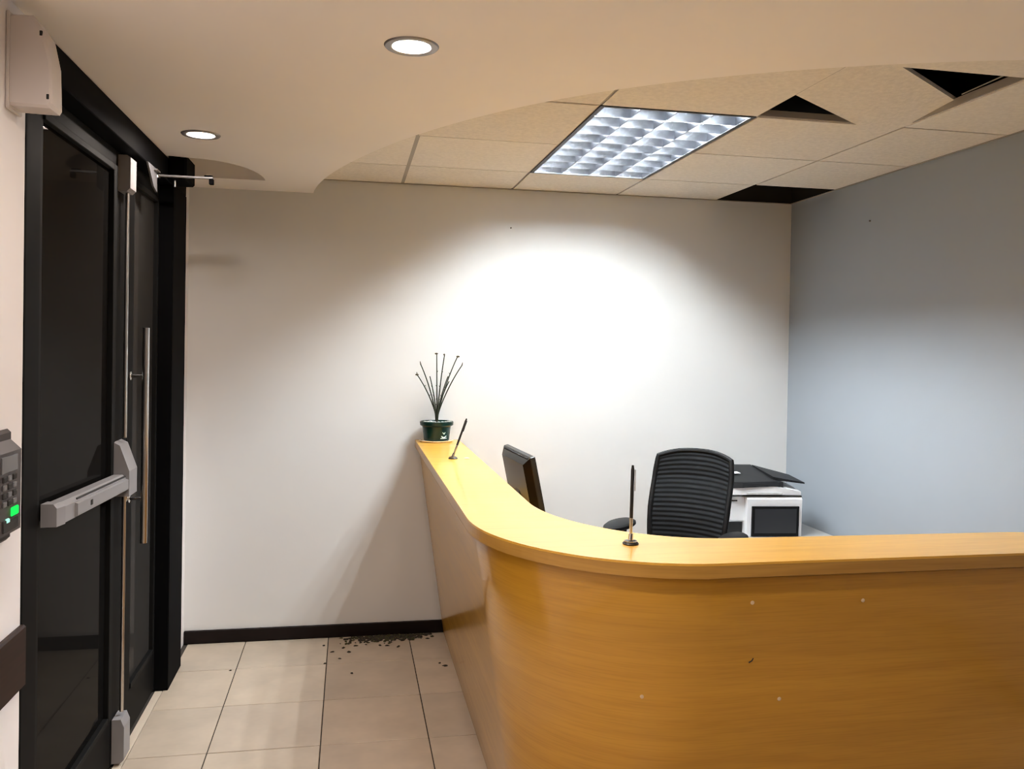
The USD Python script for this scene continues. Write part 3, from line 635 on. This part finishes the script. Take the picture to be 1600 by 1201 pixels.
for s_ in (-1, 1):
    ar = part(ch, 'armrest', [hull([(s_ * 0.262 + dx, y, z) for dx in (-0.022, 0.022) for y, z in ((-0.02, 0.40), (0.06, 0.40), (-0.01, 0.62), (0.05, 0.62))]), hull([(s_ * 0.262 + dx, y, z) for dx in (-0.014, 0.014) for y in (0.0, 0.04) for z in (0.60, 0.762)]), cbox(min(s_ * 0.14, s_ * 0.30), max(s_ * 0.14, s_ * 0.30), -0.02, 0.06, 0.398, 0.42, 0.004)], 'chair_black', smooth=False)
    part(ar, 'arm_pad', moved(lathe([(0, 0), (0.42, 0.0), (0.5, 0.008), (0.49, 0.018), (0.40, 0.027), (0, 0.028)], 40, 0.115, 0.27), (s_ * 0.262, -0.01, 0.762)), 'chair_black')
part(ch, 'gas_column', lathe([(0, 0.09), (0.028, 0.09), (0.028, 0.26), (0.018, 0.26), (0.018, 0.396), (0, 0.396)], 24), 'chair_black')
for k in range(5):
    a = 2 * math.pi * k / 5 + 0.3
    lg = part(ch, 'base_leg', turned(hull([(x, y, z) for x, w, z0, z1 in ((0.0, 0.03, 0.085, 0.13), (0.30, 0.016, 0.068, 0.088)) for y in (-w, w) for z in (z0, z1)]), a, (0, 0, 1)), 'chair_black', smooth=False)
    q = turned(lathe([(0, -0.02), (0.026, -0.02), (0.030, -0.012), (0.030, 0.012), (0.026, 0.02), (0, 0.02)], 20), math.pi / 2, (1, 0, 0)); q.apply_translation((0.29, 0, 0.031))
    st = trimesh.util.concatenate([q, cbox(0.284, 0.296, -0.006, 0.006, 0.04, 0.072, 0.001)])
    part(lg, 'caster', turned(st, a, (0, 0, 1)), 'chair_black')

# ------------------------------------------------------------------ printer on its table
tb = thing('printer_table', 'low grey side table under the printer by the right wall', 'table', (2.17, 4.20, 0))
part(tb, 'tabletop', cbox(-0.33, 0.36, -0.36, 0.36, 0.585, 0.610, 0.004), 'table_grey')
for sx in (-1, 1):
    for sy in (-1, 1):
        part(tb, 'leg', cbox(sx * 0.29 - 0.02, sx * 0.29 + 0.02, sy * 0.31 - 0.02, sy * 0.31 + 0.02, 0.0, 0.585, 0.003), 'table_grey')
pr = thing('printer', 'white multifunction printer with a black lid and dark front panel beside the chair', 'printer', (2.195, 4.235, 0.6105), -6)
part(pr, 'lower_body', cbox(-0.245, -0.12, -0.10, 0.22, 0.0, 0.07, 0.006), 'black_plastic')
part(pr, 'body', hull([(x, y, z) for x in (-0.255, 0.165) for y, z in ((-0.10, 0.065), (-0.105, 0.205), (0.225, 0.065), (0.225, 0.215))] + [(-0.225, -0.135, 0.08), (-0.225, -0.135, 0.20)]), 'printer_white', smooth=False)
part(pr, 'side_panel', cbox(-0.258, -0.2545, -0.085, 0.21, 0.085, 0.195, 0.001), 'printer_grey')
part(pr, 'side_vent', [cbox(-0.2595, -0.2575, -0.05 + 0.035 * k, -0.035 + 0.035 * k, 0.165, 0.180, 0.0005) for k in range(6)], 'slot')
part(pr, 'front_fascia', hull([(x, y, z) for x in (-0.128, 0.168) for y, z in ((-0.165, 0.0), (-0.172, 0.196), (-0.16, 0.208), (-0.05, 0.208), (-0.05, 0.0))]), 'printer_white', smooth=False)
part(pr, 'groove', [cbox(-0.14, 0.168, -0.166, 0.20, 0.2085, 0.2145, 0.001), cbox(-0.21, -0.17, -0.1375, -0.134, 0.180, 0.186, 0.0005)], 'slot')
fp = part(pr, 'front_panel', hull([(x, y, z) for x in (-0.104, 0.148) for y, z in ((-0.178, 0.004), (-0.183, 0.160), (-0.165, 0.004), (-0.165, 0.160))]), 'chair_black', smooth=False, label='black framed dark front panel')
part(fp, 'inset', hull([(x, y, z) for x in (-0.090, 0.134) for y, z in ((-0.1805, 0.020), (-0.1845, 0.148), (-0.17, 0.020), (-0.17, 0.148))]), 'panel_grey', smooth=False)
part(pr, 'scanner_bed', hull([(x, y, z) for x in (-0.245, 0.170) for y, z in ((-0.150, 0.215), (-0.150, 0.233), (0.225, 0.215), (0.225, 0.262))] + [(-0.20, -0.165, 0.218), (0.03, -0.165, 0.218), (-0.20, -0.165, 0.262), (0.03, -0.165, 0.262), (0.04, 0.2, 0.264), (-0.24, 0.2, 0.264)]), 'printer_white', smooth=False)
part(pr, 'control_strip', cbox(-0.13, 0.06, -0.172, -0.16, 0.219, 0.230, 0.002), 'printer_grey')
part(pr, 'lid', hull([(-0.25, -0.158, 0.252), (-0.16, -0.175, 0.256), (0.045, -0.168, 0.266), (0.045, 0.20, 0.29), (-0.25, 0.20, 0.29), (-0.25, -0.15, 0.285), (-0.15, -0.165, 0.283), (0.04, -0.155, 0.288), (0.02, 0.19, 0.328), (-0.24, 0.19, 0.328)]), 'printer_lid', smooth=False)
part(pr, 'paper_tray', hull([(0.03, -0.12, 0.290), (0.03, 0.17, 0.318), (0.195, -0.135, 0.272), (0.195, 0.06, 0.285), (0.03, -0.12, 0.306), (0.02, 0.17, 0.330), (0.195, -0.135, 0.279), (0.19, 0.06, 0.292)]), 'printer_lid', smooth=False)
part(pr, 'tray_hinge', cbox(0.03, 0.075, -0.150, 0.10, 0.236, 0.284, 0.004), 'black_plastic')
part(pr, 'feeder_slot', [cbox(-0.205, -0.115, -0.03, 0.03, 0.3075, 0.313, 0.002)], 'printer_white')

# ------------------------------------------------------------------ dried leaf litter on the floor along the skirting
rng = random.Random(21)
def flake(x, y, z, r, wild=1.0):
    n = rng.randint(5, 7); a0 = rng.random() * 6.28
    ring_ = [(r * (0.55 + 0.6 * rng.random()) * math.cos(a0 + 6.28 * k / n) * 1.3, r * (0.5 + 0.5 * rng.random()) * math.sin(a0 + 6.28 * k / n), 0.0) for k in range(n)]
    c = [(p[0] * 0.4, p[1] * 0.4, r * 0.35 * (0.4 + rng.random()) * wild) for p in ring_]
    m = hull(ring_ + c); m.apply_transform(rotm(rng.random() * 6.28, (0, 0, 1))); m.apply_translation((x, y, z)); return m
litter = [[], []]
for k in range(520):
    u = rng.random()
    x = -0.13 + 0.66 * (0.35 * u + 0.65 * (0.12 + 0.80 * rng.betavariate(1.4, 1.2)))
    y = BACK - 0.018 - abs(rng.gauss(0, 0.045 if x < 0.25 else 0.032))
    if y < BACK - 0.19: continue
    litter[rng.random() < 0.3].append(flake(x, y, 0.0004, rng.uniform(0.005, 0.014)))
lt = thing('leaf_litter', 'dark crumbled leaf litter strewn along the back skirting beside the counter', 'leaf litter', (0.2, BACK - 0.08, 0), kind='stuff')
part(lt, 'brown_crumbs', litter[0], 'leaf_a', world=True, smooth=False)
part(lt, 'green_crumbs', litter[1], 'leaf_b', world=True, smooth=False)
# single flakes lying clear of the heap: (x, y, size)
FL = [(-0.115, 4.50, .010), (-0.07, 4.40, .012), (-0.015, 4.45, .012), (0.015, 4.385, .013), (-0.03, 4.30, .010), (0.05, 4.47, .011), (0.175, 4.46, .011), (0.21, 4.45, .013), (0.27, 4.43, .012),
      (0.03, 4.10, .010), (0.485, 4.13, .014), (0.46, 4.17, .008), (-0.545, 4.22, .008), (-0.10, 4.245, .009)]
lab = ['single dry flake nearest the left end of the litter by the skirting', 'dry flake just below the left end of the leaf litter', 'dry flake in the first loose row below the litter', 'dark flake above the first tile joint under the litter',
       'dry flake on the first tile joint beside the long joint', 'dry flake tight under the middle of the litter', 'dry flake under the right half of the litter', 'larger flake under the right half of the litter near the joint', 'dry flake just right of the second long joint',
       'lone dry flake in the middle of a tile below the litter', 'larger dark flake against the counter foot', 'small flake beside the counter foot', 'tiny lone speck of leaf on the tile near the black post', 'small flake where two tile joints cross under the litter']
for (x, y, r), l in zip(FL, lab):
    single('dry_leaf_flake', flake(x, y, 0.0004, r), 'leaf_a', l, 'dry leaf', group='loose dry leaf flakes on the floor', smooth=False)

# small nail marks on the walls
single('nail', turned(lathe([(0, 0), (0.004, 0), (0.004, 0.006), (0, 0.007)], 12), math.pi / 2, (1, 0, 0)).apply_translation((0.87, BACK, 2.245)), 'nail', 'tiny nail in the white back wall above the bright light pool', 'nail', group='nails in the walls')
single('nail', turned(lathe([(0, 0), (0.004, 0), (0.004, 0.006), (0, 0.007)], 12), -math.pi / 2, (0, 1, 0)).apply_translation((RIGHT, 3.844, 2.249)), 'nail', 'tiny nail in the blue grey right wall near the ceiling', 'nail', group='nails in the walls')
